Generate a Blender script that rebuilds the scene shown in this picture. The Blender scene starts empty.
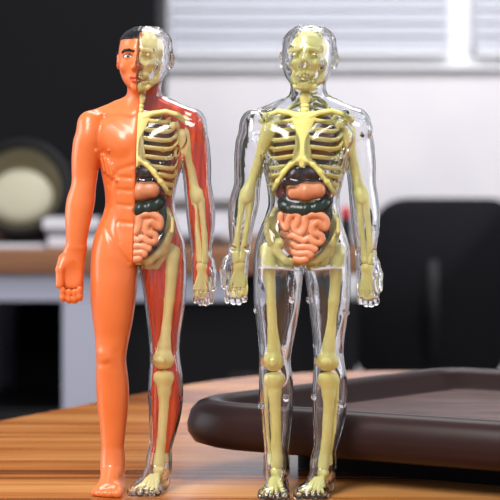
import bpy, math, random
import numpy as np
random.seed(4); np.random.seed(4)
C = bpy.context.scene.collection
SC = bpy.context.scene

# ------------------------------------------------------------------ camera frame
F = 1686.0                 # focal length in pixels (500 px frame)
HZ = 165.0                 # horizon row
TZ = 0.74                  # table top height
CZ = TZ + (491 - HZ) / F   # camera height
S = 1.0 / F                # one figure pixel in metres at 1 m

def P(px, py, Y):
    return ((px - 250) * Y / F, Y, CZ - (py - HZ) * Y / F)
def PZ(px, py, z):
    Y = (CZ - z) * F / (py - HZ)
    return ((px - 250) * Y / F, Y, z)

# ------------------------------------------------------------------ mesh helpers
def mesh_from(name, V, Fc, smooth=True):
    me = bpy.data.meshes.new(name)
    V = np.asarray(V, dtype=np.float32).reshape(-1, 3)
    if isinstance(Fc, np.ndarray):
        n, k = Fc.shape
        me.vertices.add(len(V)); me.vertices.foreach_set('co', V.ravel())
        me.loops.add(n * k); me.loops.foreach_set('vertex_index', Fc.astype(np.int32).ravel())
        me.polygons.add(n)
        me.polygons.foreach_set('loop_start', np.arange(0, n * k, k, dtype=np.int32))
        me.polygons.foreach_set('loop_total', np.full(n, k, dtype=np.int32))
        me.update(calc_edges=True); me.validate()
    else:
        me.from_pydata([tuple(map(float, v)) for v in V], [], Fc); me.update()
    me.polygons.foreach_set('use_smooth', np.full(len(me.polygons), smooth, dtype=bool))
    return me

def ob(name, me, mat=None, parent=None, loc=None):
    o = bpy.data.objects.new(name, me)
    if mat is not None and len(me.materials) == 0:
        me.materials.append(mat)
    C.objects.link(o)
    if parent is not None: o.parent = parent
    if loc is not None: o.location = loc
    return o

def tag(o, label=None, cat=None, group=None, kind=None):
    if label: o['label'] = label
    if cat: o['category'] = cat
    if group: o['group'] = group
    if kind: o['kind'] = kind
    return o

def thing(name, label, cat, loc=(0, 0, 0), rz=0.0, group=None):
    o = bpy.data.objects.new(name, None); C.objects.link(o)
    o.location = loc; o.rotation_euler = (0, 0, rz); o.empty_display_size = 0.02
    return tag(o, label, cat, group)

class MB:
    """collects simple solids into one mesh"""
    def __init__(s): s.v = []; s.f = []
    def add(s, v, f):
        n = len(s.v); s.v += [tuple(p) for p in v]; s.f += [tuple(i + n for i in q) for q in f]; return s
    def box(s, lo, hi):
        (a, b, c), (d, e, g) = lo, hi
        return s.add([(a,b,c),(d,b,c),(d,e,c),(a,e,c),(a,b,g),(d,b,g),(d,e,g),(a,e,g)],
                     [(0,3,2,1),(4,5,6,7),(0,1,5,4),(1,2,6,5),(2,3,7,6),(3,0,4,7)])
    def prism(s, pts, z0, z1):
        n = len(pts)
        v = [(x, y, z0) for x, y in pts] + [(x, y, z1) for x, y in pts]
        f = [tuple(range(n))[::-1], tuple(range(n, 2 * n))] + [(i, (i+1) % n, (i+1) % n + n, i + n) for i in range(n)]
        return s.add(v, f)
    def lathe(s, prof, seg=40, c=(0,0,0), cap=True):
        v = []; f = []
        for r, z in prof:
            for k in range(seg):
                a = 2 * math.pi * k / seg
                v.append((c[0] + r * math.cos(a), c[1] + r * math.sin(a), c[2] + z))
        for i in range(len(prof) - 1):
            for k in range(seg):
                f.append((i*seg+k, i*seg+(k+1)%seg, (i+1)*seg+(k+1)%seg, (i+1)*seg+k))
        if cap and prof[0][0] > 1e-6: f.append(tuple(range(seg))[::-1])
        if cap and prof[-1][0] > 1e-6: f.append(tuple((len(prof)-1)*seg + k for k in range(seg)))
        return s.add(v, f)
    def tube(s, pts, r, seg=12, flat=1.0, cap=True):
        pts = np.asarray(pts, float); n = len(pts)
        r = np.full(n, r) if np.isscalar(r) else np.asarray(r, float)
        t = np.gradient(pts, axis=0); t /= np.linalg.norm(t, axis=1)[:, None] + 1e-12
        up = np.array([0, 0, 1.0]) if abs(t[0][2]) < .9 else np.array([0, 1.0, 0])
        v = []; f = []
        for i in range(n):
            a = np.cross(t[i], up); a /= np.linalg.norm(a); b = np.cross(a, t[i]); up = b
            for k in range(seg):
                w = 2 * math.pi * k / seg
                v.append(pts[i] + r[i] * (math.cos(w) * a * flat + math.sin(w) * b))
        for i in range(n - 1):
            for k in range(seg):
                f.append((i*seg+k, i*seg+(k+1)%seg, (i+1)*seg+(k+1)%seg, (i+1)*seg+k))
        if cap: f.append(tuple(range(seg))[::-1]); f.append(tuple((n-1)*seg + k for k in range(seg)))
        return s.add(v, f)
    def build(s, name, mat, parent=None, bevel=0, smooth=False, loc=None, seg=2):
        me = mesh_from(name, s.v, s.f, smooth)
        o = ob(name, me, mat, parent, loc)
        if bevel:
            m = o.modifiers.new('bevel', 'BEVEL'); m.width = bevel; m.segments = seg; m.limit_method = 'ANGLE'
            me.polygons.foreach_set('use_smooth', np.full(len(me.polygons), True))
            m.harden_normals = True
        return o

def catmull(p, n=8):
    p = np.asarray(p, float)
    q = np.vstack([2*p[0]-p[1], p, 2*p[-1]-p[-2]]); out = []
    for i in range(1, len(q) - 2):
        for t in np.linspace(0, 1, n, endpoint=False):
            a, b, c, d = q[i-1], q[i], q[i+1], q[i+2]
            out.append(.5*((2*b)+(c-a)*t+(2*a-5*b+4*c-d)*t*t+(3*b-a-3*c+d)*t**3))
    out.append(p[-1]); return np.array(out)

# ------------------------------------------------------------------ signed distance modelling
def smin(a, b, k):
    if k <= 0: return np.minimum(a, b)
    h = np.clip(.5 + .5 * (b - a) / k, 0, 1)
    return b + (a - b) * h - k * h * (1 - h)
def smax(a, b, k): return -smin(-a, -b, k)

def ell(X, Y, Z, c, r, rz=0.0, ry=0.0):
    x = X - c[0]; y = Y - c[1]; z = Z - c[2]
    if rz: cs, sn = math.cos(rz), math.sin(rz); x, y = x*cs + y*sn, -x*sn + y*cs
    if ry: cs, sn = math.cos(ry), math.sin(ry); x, z = x*cs + z*sn, -x*sn + z*cs
    k0 = np.sqrt((x/r[0])**2 + (y/r[1])**2 + (z/r[2])**2) + 1e-6
    k1 = np.sqrt((x/r[0]**2)**2 + (y/r[1]**2)**2 + (z/r[2]**2)**2) + 1e-6
    return k0 * (k0 - 1) / k1

def cone(X, Y, Z, a, b, ra, rb):
    ba = [b[i] - a[i] for i in range(3)]; L = sum(q*q for q in ba) + 1e-9
    px, py, pz = X - a[0], Y - a[1], Z - a[2]
    h = np.clip((px*ba[0] + py*ba[1] + pz*ba[2]) / L, 0, 1)
    return np.sqrt((px-h*ba[0])**2 + (py-h*ba[1])**2 + (pz-h*ba[2])**2) - (ra + h*(rb-ra))

def chain(X, Y, Z, pts, k=0):
    """pts: (x, y, z, r)"""
    d = None
    for p, q in zip(pts[:-1], pts[1:]):
        e = cone(X, Y, Z, p[:3], q[:3], p[3], q[3])
        d = e if d is None else smin(d, e, k)
    return d

def loft(X, Y, Z, rows, sig=2.5, endk=3.0):
    """rows: (z, cx, cy, rx, ry) sorted in z; Z varies on the last axis only (1-D broadcast)"""
    rows = sorted(rows); R = np.array(rows, float)
    z1 = Z.reshape(-1)
    zz = np.arange(R[0,0] - 12, R[-1,0] + 12.01, .5)
    g = np.exp(-.5 * (np.arange(-20, 21) * .5 / sig) ** 2); g /= g.sum()
    par = []
    for i in range(1, 5):
        q = np.interp(zz, R[:,0], R[:,i])
        q = np.convolve(np.pad(q, 20, mode='edge'), g, 'valid')
        par.append(np.interp(z1, zz, q).astype(np.float32).reshape(1, 1, -1))
    cx, cy, rx, ry = par
    x = X - cx; y = Y - cy
    k0 = np.sqrt((x/rx)**2 + (y/ry)**2) + 1e-5
    k1 = np.sqrt((x/rx**2)**2 + (y/ry**2)**2) + 1e-5
    d = k0 * (k0 - 1) / k1
    d = smax(d, R[0,0] - Z, endk); d = smax(d, Z - R[-1,0], endk)
    return d

def surfnet(D, xs, ys, zs, smooth=1):
    nx, ny, nz = D.shape
    s = D < 0
    c = np.zeros((nx-1, ny-1, nz-1), np.uint8)
    offs = [(i, j, k) for i in (0, 1) for j in (0, 1) for k in (0, 1)]
    for i, j, k in offs: c += s[i:nx-1+i, j:ny-1+j, k:nz-1+k]
    act = np.argwhere((c > 0) & (c < 8)); N = len(act)
    vals = np.stack([D[act[:,0]+i, act[:,1]+j, act[:,2]+k] for i, j, k in offs], 1).astype(np.float64)
    acc = np.zeros((N, 3)); cnt = np.zeros(N)
    for a in range(8):
        for b in range(a+1, 8):
            oa, ob_ = np.array(offs[a]), np.array(offs[b])
            if np.abs(oa - ob_).sum() != 1: continue
            va, vb = vals[:, a], vals[:, b]; m = (va < 0) != (vb < 0)
            t = va[m] / (va[m] - vb[m])
            acc[m] += oa + t[:, None] * (ob_ - oa); cnt[m] += 1
    v = act + acc / cnt[:, None]
    h = np.array([xs[1]-xs[0], ys[1]-ys[0], zs[1]-zs[0]])
    v = v * h + np.array([xs[0], ys[0], zs[0]])
    idx = np.full(c.shape, -1, np.int32); idx[act[:,0], act[:,1], act[:,2]] = np.arange(N)
    quads = []
    for ax in range(3):
        o1, o2 = [(1, 2), (2, 0), (0, 1)][ax]
        sl0 = [slice(None)]*3; sl1 = [slice(None)]*3
        sl0[ax] = slice(0, -1); sl1[ax] = slice(1, None)
        a, b = s[tuple(sl0)], s[tuple(sl1)]
        e = np.argwhere(a != b)
        e = e[(e[:, o1] > 0) & (e[:, o2] > 0) & (e[:, o1] < D.shape[o1]-1) & (e[:, o2] < D.shape[o2]-1)]
        inside = s[e[:,0], e[:,1], e[:,2]]
        def g(d1, d2):
            q = e.copy(); q[:, o1] -= d1; q[:, o2] -= d2
            return idx[q[:,0], q[:,1], q[:,2]]
        q = np.stack([g(1,1), g(0,1), g(0,0), g(1,0)], 1)
        q[~inside] = q[~inside][:, ::-1]
        quads.append(q)
    q = np.concatenate(quads); q = q[(q >= 0).all(1)]
    for _ in range(smooth):
        sm = np.zeros_like(v); ct = np.zeros(N)
        for a, b in ((0,1),(1,2),(2,3),(3,0)):
            for i, j in ((a,b),(b,a)):
                ct += np.bincount(q[:, i], minlength=N)
                for d in range(3): sm[:, d] += np.bincount(q[:, i], weights=v[q[:, j], d], minlength=N)
        m = ct > 0
        v[m] += .5 * (sm[m] / ct[m][:, None] - v[m])
    return v, q

def axes(lo, hi, h):
    return [np.arange(lo[i], hi[i] + h, h, dtype=np.float32) for i in range(3)]
def opn(xs, ys, zs):
    return xs[:, None, None], ys[None, :, None], zs[None, None, :]

# canonical (body-symmetric) frame:  u to the viewer's right, v to the back
TH = math.radians(10.5); CT, ST = math.cos(TH), math.sin(TH)
def xc(z): return -4.5 + (z - 240) * 0.031
def canon(X, Y, Z):
    x = X - xc(Z)
    return x * CT - Y * ST, x * ST + Y * CT
def view(u, v, z): return (xc(z) + u*CT + v*ST, -u*ST + v*CT, z)

def sdf_mesh(name, fn, lo, hi, h=.8, can=False, half=None, smooth=1, inv=False):
    """lo/hi in view coordinates of the figure; fn gets canonical (u,v,z) when can is set"""
    xs, ys, zs = axes(lo, hi, h)
    X, Y, Z = opn(xs, ys, zs)
    U, V = canon(X, Y, Z)
    D = fn(U, V, Z) if can else fn(X, Y, Z)
    D = np.broadcast_to(D, (len(xs), len(ys), len(zs)))
    if half is not None: D = np.maximum(D, half - U)
    v, q = surfnet(np.ascontiguousarray(D), xs, ys, zs, smooth)
    if inv: q = q[:, ::-1].copy()
    return mesh_from(name, v * S, q)

# ------------------------------------------------------------------ materials
def lin(r, g, b):
    f = lambda c: ((c/255+.055)/1.055)**2.4 if c > 10 else c/255/12.92
    return (f(r), f(g), f(b), 1)
def mat(name, col, rough=.5, **kw):
    m = bpy.data.materials.new(name); m.use_nodes = True
    b = m.node_tree.nodes['Principled BSDF']
    b.inputs['Base Color'].default_value = col; b.inputs['Roughness'].default_value = rough
    for k, val in kw.items(): b.inputs[k.replace('_', ' ')].default_value = val
    return m
def noisy(m, scale, c1, c2, stretch=(1,1,1), lo=.35, hi=.65, detail=4, bump=0, coord='Object', dist=.002):
    nt = m.node_tree; b = nt.nodes['Principled BSDF']
    tc = nt.nodes.new('ShaderNodeTexCoord'); mp = nt.nodes.new('ShaderNodeMapping')
    mp.inputs['Scale'].default_value = stretch
    nz = nt.nodes.new('ShaderNodeTexNoise'); nz.inputs['Scale'].default_value = scale; nz.inputs['Detail'].default_value = detail
    rp = nt.nodes.new('ShaderNodeValToRGB')
    rp.color_ramp.elements[0].position = lo; rp.color_ramp.elements[1].position = hi
    rp.color_ramp.elements[0].color = c1; rp.color_ramp.elements[1].color = c2
    nt.links.new(tc.outputs[coord], mp.inputs[0]); nt.links.new(mp.outputs[0], nz.inputs['Vector'])
    nt.links.new(nz.outputs['Fac'], rp.inputs[0]); nt.links.new(rp.outputs[0], b.inputs['Base Color'])
    if bump:
        bp = nt.nodes.new('ShaderNodeBump'); bp.inputs['Strength'].default_value = bump; bp.inputs['Distance'].default_value = dist
        nt.links.new(nz.outputs['Fac'], bp.inputs['Height']); nt.links.new(bp.outputs[0], b.inputs['Normal'])
    return m

M = {}
M['skin'] = noisy(mat('orange_plastic', lin(228,121,60), .36, Specular_IOR_Level=.5, Coat_Weight=.35, Coat_Roughness=.12), 30, lin(230,124,63), lin(224,116,56))
M['skin'].node_tree.nodes['Principled BSDF'].inputs['Subsurface Weight'].default_value = .12
M['skin'].node_tree.nodes['Principled BSDF'].inputs['Subsurface Radius'].default_value = (.004, .0015, .0006)
M['hair'] = mat('black_hair_paint', lin(12,11,15), .3, Specular_IOR_Level=.3)
M['black_paint'] = mat('black_paint', lin(20,14,14), .3)
M['eye_white'] = mat('eye_white_paint', lin(235,228,222), .3)
M['iris'] = mat('iris_paint', lin(28,34,48), .25)
M['lips'] = mat('lip_paint', lin(214,84,48), .35)
M['bone'] = noisy(mat('yellow_bone_plastic', lin(226,224,138), .36), 60, lin(220,218,126), lin(232,230,150))
M['bone_warm'] = noisy(mat('cream_bone_plastic', lin(238,225,150), .36), 60, lin(233,219,136), lin(242,231,160))
M['red'] = noisy(mat('red_muscle_plastic', lin(190,44,26), .32), 130, lin(196,48,22), lin(238,90,48), (1,1,.12), bump=.3, dist=.0006)
M['liver'] = mat('dark_liver_plastic', lin(44,30,36), .22)
M['heart'] = mat('maroon_heart_plastic', lin(112,34,36), .3)
M['lung'] = mat('dark_lung_plastic', lin(96,58,48), .4)
M['stomach'] = noisy(mat('orange_stomach_plastic', lin(198,130,92), .33), 80, lin(188,116,78), lin(208,142,104))
M['colon'] = mat('dark_green_colon_plastic', lin(28,44,38), .3)
M['gut'] = noisy(mat('orange_intestine_plastic', lin(218,146,106), .36), 70, lin(210,136,94), lin(226,156,118))

def glass(name, ior=1.45, rough=0.0, col=(1,1,1,1)):
    m = bpy.data.materials.new(name); m.use_nodes = True
    nt = m.node_tree; b = nt.nodes['Principled BSDF']
    b.inputs['Base Color'].default_value = col; b.inputs['Roughness'].default_value = rough
    b.inputs['IOR'].default_value = ior; b.inputs['Transmission Weight'].default_value = 1
    return m
M['clear'] = glass('clear_plastic', 1.45, 0.015, (.985,.98,.99,1))
M['frost'] = mat('frosted_plastic', lin(244,244,248), .3)
M['bone_olive'] = mat('olive_bone_plastic', lin(204,194,112), .36)
M['bone_tan'] = mat('tan_bone_plastic', lin(210,190,122), .36)

# ------------------------------------------------------------------ the body (one signed distance field shared by both figures)
X0 = 143.0
def zr(py): return 491.0 - py
def rows_view(tab):
    return [(zr(py), (a+b)/2 - X0, cy, (b-a)/2, ry) for py, a, b, cy, ry in tab]

LEG_L = rows_view([(212,106,130,2,13),(226,98,134,1,18),(240,93.5,136,0,22),(255,91,138,0,24),(266,90.5,138.5,0,24),(280,90.5,138,-1,24),(300,90.5,136,-1,23),(320,93,133,-1,21),(335,95,130,-1,18),
    (350,96,127,-2,16),(360,96.5,126,-2,15.5),(375,96,128,0,16),(390,96,129,2,17),(405,97,128.5,3,17),(420,99,127,3,15.5),(435,100.5,125.5,2,13.5),(447,101.5,124,1,12),(458,102,124,1,12),(472,101,125,0,14)])
LEG_R = rows_view([(212,146,170,2,13),(226,141,177,1,18),(240,139,183,0,22),(255,140,185.5,0,24),(266,140,186,0,24),(280,142,186,-1,24),(300,145,185,-1,23),(320,147,182,-1,21),(335,149,179.5,-1,18),
    (350,150,178.5,-2,16),(360,150.5,179.5,-2,15.5),(375,149.5,182,0,16),(390,148.6,182.6,2,17),(405,149,182,3,17),(420,149.6,179.5,3,15.5),(435,150.5,175,2,13.5),(450,150,170.5,1,12),(460,148.5,170,0,12),(472,148,170,0,13)])
ARM_L = rows_view([(118,85,101,2,9),(123,80.5,102,1,13),(130,76.8,104,1,17),(140,73,104,1,18),(156,71.5,101,1,16),(170,71.5,98,1,14.5),(180,71.8,97,1,13.5),(187,71,96,0,13.3),(195,67.6,95.5,0,14),(204,65.8,95,-1,14),(215,65,92.5,-1,13.8),(228,65.6,89.5,-2,12.6),
    (240,66.5,87.5,-3,11),(250,65.5,86.5,-3,10)])
ARM_R = rows_view([(116,182,198.5,2,9),(121,179,202,1,13),(128,176,204.5,1,17),(140,177,208.5,1,18),(156,180,210,1,16),(170,182.5,210.5,1,14.5),(180,184,210,1,13.5),(198,185.5,213,0,14),(215,187,215,-1,14),(232,188.5,214,-2,13),
    (245,190.5,212,-3,11),(255,191.5,210.5,-3,10)])
HAND_L = rows_view([(246,65,87.5,-3,10),(258,62,86,-3,9.5),(266,60.5,85,-4,9),(275,60,84.5,-4,8.5),(284,61,84,-4,7.5),(289,61.5,83.5,-4,6)])
HAND_R = rows_view([(250,191,211.5,-3,10),(260,191,212,-3,9),(268,191.5,212.5,-4,9),(278,192,212.5,-4,8.5),(288,192.5,212.5,-4,7),(292,193,212,-4,6)])
TORSO = [(228,0,0,42,20),(240,0,0,46.5,23),(250,0,0,44.5,23.5),(262,0,0,40.5,22),(275,0,0,37,21),(288,0,0,35,20.5),(300,0,-1,36,21),(315,0,-1,39.5,22),(330,0,0,43,24),(345,0,1,46,25),(358,0,2,47.5,24),(370,0,3,46,21),(380,0,4,39,17),(388,0,4,28,14)]
NECK = [(372,0,4,22,17),(384,.5,3,19,17),(394,.5,2,17,16.5),(404,.5,0,16.8,17),(416,.5,0,17,18)]
HEAD = [(463,0,3,13,16),(459,0,2.5,19.5,22.5),(452,0,2,24.5,28.5),(440,0,1.5,26,31),(428,0,1,25.6,30),(418,0,-1.5,23.4,26.5),(410,0,-5,19.4,22.5),(404,0,-9,14,17.5),(400,0,-12,8.5,11)]

def head_sdf(U, V, Z):
    d = loft(U, V, Z, HEAD, 2.0, 6.0)
    a = np.abs(U)
    d = smin(d, cone(a, V, Z, (4,-26.3,440), (15,-23.2,439), 2.6, 2.2), 3)           # brow
    d = smax(d, -ell(a, V, Z, (10.2,-30.0,433.2), (6.4,4.6,3.6)), 2.5)                # eye hollow
    d = smin(d, ell(a, V, Z, (10.2,-23.2,433), (5.2,4.2,3.3)), .8)                    # eye ball
    d = smin(d, ell(a, V, Z, (14,-21.5,424), (5,4,5)), 5)                             # cheek
    d = smin(d, cone(U, V, Z, (0,-28.2,437), (0,-34,423), 1.9, 3.2), 2.2)             # nose
    d = smin(d, ell(a, V, Z, (3.6,-30.2,421.6), (2.6,3.2,2.4)), 1.5)
    d = smin(d, ell(a, V, Z, (2.2,-28.4,412.6), (6.2,2.6,1.7)), 1.2)                  # lips
    d = smin(d, ell(U, V, Z, (0,-28.0,408.8), (5.4,2.6,1.9)), 1.2)
    d = smax(d, -cone(a, V, Z, (0,-31.2,410.9), (6.5,-28.2,411.3), .6, .5), .8)
    d = smin(d, ell(U, V, Z, (0,-22.5,402.5), (6.5,5,4.5)), 4)                        # chin
    e = ell(a, V, Z, (26.6,3,430), (2.6,5.5,8.5), .25)
    e = smax(e, -ell(a, V, Z, (29.2,1,430.5), (1.6,3,5)), 1)
    d = smin(d, e, 1.2)                                                               # ears
    return d

def hairline(U, V):     # the height above which hair grows, low at the back
    return np.where(V < -6, 450.5, 450.5 - np.clip((V + 6) / 16, 0, 1) * 34)

def gro(D, P_, Q_, pts, amp, w, mask):
    """press a groove (amp>0) or ridge (amp<0) along a polyline in two coordinates"""
    best = None
    for (a, b), (c, d) in zip(pts[:-1], pts[1:]):
        L = (c-a)**2 + (d-b)**2 + 1e-6
        t = np.clip(((P_-a)*(c-a) + (Q_-b)*(d-b)) / L, 0, 1)
        r = (P_-a-t*(c-a))**2 + (Q_-b-t*(d-b))**2
        best = r if best is None else np.minimum(best, r)
    return D + amp * np.exp(-best / (w*w)) * mask

def foot(X, Y, Z, side):
    g = lambda x: x - X0
    if side == 'l':
        d = chain(X, Y, Z, [(g(113),0,36,11.3),(g(112.5),-4,22,11.5),(g(109.5),-22,7.5,8)])
        d = smin(d, cone(X, Y, Z, (g(113.5),9,10), (g(113),2,30), 10.5, 10), 6)
        d = smin(d, cone(X, Y, Z, (g(112),8,7), (g(102),-24,5.5), 9, 6), 5)
        d = smin(d, cone(X, Y, Z, (g(115),8,7), (g(118),-24,6.5), 9, 6.5), 5)
        toes = [(97.3,-26.5,3.6),(102,-29.5,3.8),(107.2,-31.5,4.0),(113,-33,4.2),(120,-32.5,5.4)]
        for x, y, r in toes: d = smin(d, cone(X, Y, Z, (g(x+.4),y+9,5), (g(x),y,3.4), r, r), 1.6)
    else:
        d = chain(X, Y, Z, [(g(159),0,36,11.0),(g(157.5),-4,22,11.5),(g(147),-20,8,8.5)])
        d = smin(d, cone(X, Y, Z, (g(161),10,10), (g(159.5),2,30), 10, 10), 6)
        d = smin(d, cone(X, Y, Z, (g(160.5),4,10), (g(156),-22,6), 9, 6.5), 5)
        d = smin(d, cone(X, Y, Z, (g(158),6,8), (g(139),-20,7), 9, 7), 5)
        toes = [(134,-26,5.6),(142,-29,4.4),(148.4,-30,4.1),(154.2,-29.5,3.9),(159.4,-27.5,3.7)]
        for x, y, r in toes: d = smin(d, cone(X, Y, Z, (g(x+2),y+9,5.5), (g(x),y,3.6), r, r), 1.6)
    return smax(d, -Z, 1.2)

def hand(X, Y, Z, side):
    g = lambda x: x - X0
    if side == 'l':
        d = loft(X, Y, Z, HAND_L, 2, 3)
        tips = [(64.2,189.2),(70.3,187.6),(75.8,187.6),(80.8,190.0)]
        d = smin(d, chain(X, Y, Z, [(g(64.5),-5,232,6),(g(62),-10,222,5.2),(g(61.2),-13,207,3.9)], 2), 3)
        d = smax(d, -ell(X, Y, Z, (g(74),-16,218), (8,6,11)), 5)
        kn = 208
    else:
        d = loft(X, Y, Z, HAND_R, 2, 3)
        tips = [(196,188.0),(201.2,185.6),(206.2,185.4),(210.8,187.2)]
        d = smin(d, chain(X, Y, Z, [(g(209),-5,229,6),(g(212.4),-10,218,5),(g(213.2),-13,204,3.9)], 2), 3)
        d = smax(d, -ell(X, Y, Z, (g(201),-16,214), (7,6,11)), 5)
        kn = 203
    for x, zb in tips:
        f = chain(X, Y, Z, [(g(x),-3,kn+2,3.2),(g(x),-4,zb+6,3.1),(g(x),-8,zb+3.2,3.1),(g(x),-12.5,zb+5,3.0),(g(x),-13,zb+13,2.9)], .6)
        f = gro(f, Z, Z, [(zb+8.6, zb+8.6), (zb+8.6, zb+8.7)], .5, 1.0, 1.0)
        d = smin(d, f, .7)
    return d

def build_body(h=1.0):
    lo, hi = (-92, -48, -3), (84, 44, 470)
    xs, ys, zs = axes(lo, hi, h); X, Y, Z = opn(xs, ys, zs)
    D = np.full((len(xs), len(ys), len(zs)), 40, np.float32)
    def sl(l, u):
        r = []
        for a, p, q in zip((xs, ys, zs), l, u):
            i = np.searchsorted(a, p); j = np.searchsorted(a, q); r.append(slice(int(i), int(j)))
        return tuple(r)
    def put(fn, l, u, k, can=False):
        s = sl(l, u)
        x, y, z = X[s[0]], Y[:, s[1]], Z[:, :, s[2]]
        if can: uu, vv = canon(x, y, z); d = fn(uu, vv, z)
        else: d = fn(x, y, z)
        D[s] = smin(D[s], d, k)
    put(lambda x,y,z: loft(x,y,z,LEG_L,3), (-92,-48,10), (10,44,292), 0)
    put(lambda x,y,z: loft(x,y,z,LEG_R,3), (-14,-48,10), (60,44,292), 1.5)
    put(lambda x,y,z: foot(x,y,z,'l'), (-65,-48,-3), (0,44,52), 3)
    put(lambda x,y,z: foot(x,y,z,'r'), (-32,-48,-3), (45,44,52), 3)
    put(lambda u,v,z: loft(u,v,z,TORSO,4,6), (-70,-48,215), (62,44,400), 5, True)
    put(lambda u,v,z: loft(u,v,z,NECK,3,4), (-50,-48,360), (50,44,425), 7, True)
    # trapezius and shoulder tops
    put(lambda u,v,z: np.minimum(cone(np.abs(u),v,z,(12,5,387),(50,2,373),9.5,8.6), cone(np.abs(u),v,z,(16,3,374),(54,1,361),9,12)), (-84,-48,340), (80,44,410), 7, True)
    put(lambda x,y,z: np.minimum(ell(x,y,z,(90-X0,1,zr(126)),(13.2,14.5,15.5)), ell(x,y,z,(192.5-X0,1,zr(125)),(13.2,14.5,15.5))), (-92,-48,330), (84,44,400), 6)
    put(lambda x,y,z: loft(x,y,z,ARM_L,3,5), (-92,-48,230), (-25,44,392), 3.5)
    put(lambda x,y,z: loft(x,y,z,ARM_R,3,5), (20,-48,225), (84,44,392), 3.5)
    put(lambda x,y,z: hand(x,y,z,'l'), (-92,-48,180), (-45,44,250), 2.5)
    put(lambda x,y,z: hand(x,y,z,'r'), (38,-48,178), (84,44,246), 2.5)
    # chest muscles
    put(lambda u,v,z: smin(ell(np.abs(u),v,z,(13,-11.5,346),(17,14.8,18)), ell(np.abs(u),v,z,(28,-8,354),(21,14,19)), 9), (-62,-48,315), (56,10,385), 2.5, True)
    put(head_sdf, (-40,-48,390), (42,44,470), 3, True)
    # relief pressed into the front of the torso and the knees
    s = sl((-75,-48,215), (70,44,392)); x, y, z = X[s[0]], Y[:, s[1]], Z[:, :, s[2]]
    u, v = canon(x, y, z); d = D[s]; au = np.abs(u)
    fr = np.clip(-v / 8, 0, 1) * np.ones_like(d)
    for zz, ww in ((313,17),(300.5,18),(285.5,18),(268.5,16)):
        d = gro(d, au, z, [(4,zz),(ww,zz+1)], 1.3, 2.2, fr)
    d = gro(d, au, z, [(20,316),(20,300),(18,270),(14,250)], .7, 2.8, fr)
    d = gro(d, u, z, [(0,380),(0,268)], 1.2, 1.8, fr)
    d = gro(d, au, z, [(1,326),(18,321),(28,306)], 1.2, 2.4, fr)
    for q in range(4):
        d = gro(d, au, z, [(40.5-5*q, 340-4.4*q),(34.5-5*q, 320-3.2*q)], -2.2, 1.7, np.clip(1-v/14, 0, 1))
    d = gro(d, au, z, [(28,262),(18,246),(5,230)], 1.2, 2.2, fr)
    d = gro(d, au, z, [(7,376),(20,378),(40,377)], -1.3, 2.4, fr)
    d = gro(d, au, z, [(28.3,340),(28.4,340)], -1.5, 1.3, fr)
    d = gro(d, u, z, [(0,281),(0,280)], 2.0, 1.8, fr)
    D[s] = d
    s = sl((-60,-48,115), (45,44,160)); x, y, z = X[s[0]], Y[:, s[1]], Z[:, :, s[2]]; d = D[s]
    fr = np.clip(-y / 6, 0, 1) * np.ones_like(d)
    for kx in (110-X0, 165-X0):
        d = gro(d, x, z, [(kx-5,139),(kx-3,135)], -2.0, 5, fr)
        d = gro(d, x, z, [(kx-8,128),(kx-2,129)], .8, 3, fr)
        d = gro(d, x, z, [(kx+7,140),(kx+7,125)], .6, 4, fr)
    D[s] = d
    return xs, ys, zs, D

bx_, by_, bz_, BODY = build_body(1.0)
XB, YB, ZB = opn(bx_, by_, bz_)
UB, VB = canon(XB, YB, ZB)
UB = UB.astype(np.float32); VB = VB.astype(np.float32)
HAIRB = (np.sin(UB*1.15 + 1.5*np.sin(VB*.5)) * np.sin(VB*.9 + 2*np.sin(UB*.33)) * np.cos(ZB*.7 + UB*.3)).astype(np.float32)
hmask = np.clip((ZB - hairline(UB, VB)) / 3, 0, 1).astype(np.float32) * (ZB > 400)

def body_mesh(name, D, inv=False, smooth=1, cut=None):
    v, q = surfnet(D, bx_, by_, bz_, smooth)
    if cut is not None:
        u = canon(v[:, 0], v[:, 1], v[:, 2])[0]
        q = q[~(u[q] < cut).all(1)]
    if inv: q = q[:, ::-1]
    return v * S, q
def join(name, parts):
    vs, qs, n = [], [], 0
    for v, q in parts: vs.append(v); qs.append(q + n); n += len(v)
    return mesh_from(name, np.concatenate(vs), np.concatenate(qs))

WALL = 1.9
DC = BODY - .9*hmask*(1 + HAIRB)                       # moulded hair on the clear shells
DC = DC - .9 * np.exp(-((YB - 1) / 1.3) ** 2)          # seam ridge where front and back halves meet
WOB = (.16*np.sin(XB*.36 + 1.3*np.sin(ZB*.09)) * np.sin(ZB*.13 + 1.7*np.sin(YB*.2))).astype(np.float32)
INNER = np.maximum(BODY + WALL + .6*WOB, 2.2 - ZB)
INNER2 = np.maximum(BODY + 2.5 + WOB, 3 - ZB)
me_shell = join('clear_body_shell', [body_mesh('o', DC), body_mesh('i', INNER2, True, 3)])
me_half_shell = join('clear_half_shell', [body_mesh('o', np.maximum(DC, .3 - UB), cut=1.0), body_mesh('i', np.maximum(INNER, .3 - UB), True, 3, cut=1.0)])
me_skin = mesh_from('skin_half', *body_mesh('s', smax(BODY, UB, .8)))
# red muscle backing
tor = 1/(1+np.exp(-(ZB-246)/5)) * 1/(1+np.exp(-(44-UB)/2.5))
vf = -2.5 + 6.0*tor/(1+np.exp((ZB-366)/3)) + (1-tor)*1.3*np.sin(XB*.95 + 1.6*np.sin(ZB*.045)) * np.ones_like(UB)
vf = vf - 2.6*(XB > 42)/(1+np.exp((ZB-234)/5))
red = np.maximum(np.maximum(BODY + 2.15, .9 - UB), (vf - (YB*(1-tor) + VB*tor)))
red = np.maximum(red, np.maximum(38 - ZB, ZB - 408)).astype(np.float32)
me_red = mesh_from('muscle_back', *body_mesh('r', red))
del red, vf, tor, DC, INNER, INNER2, WOB
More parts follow.
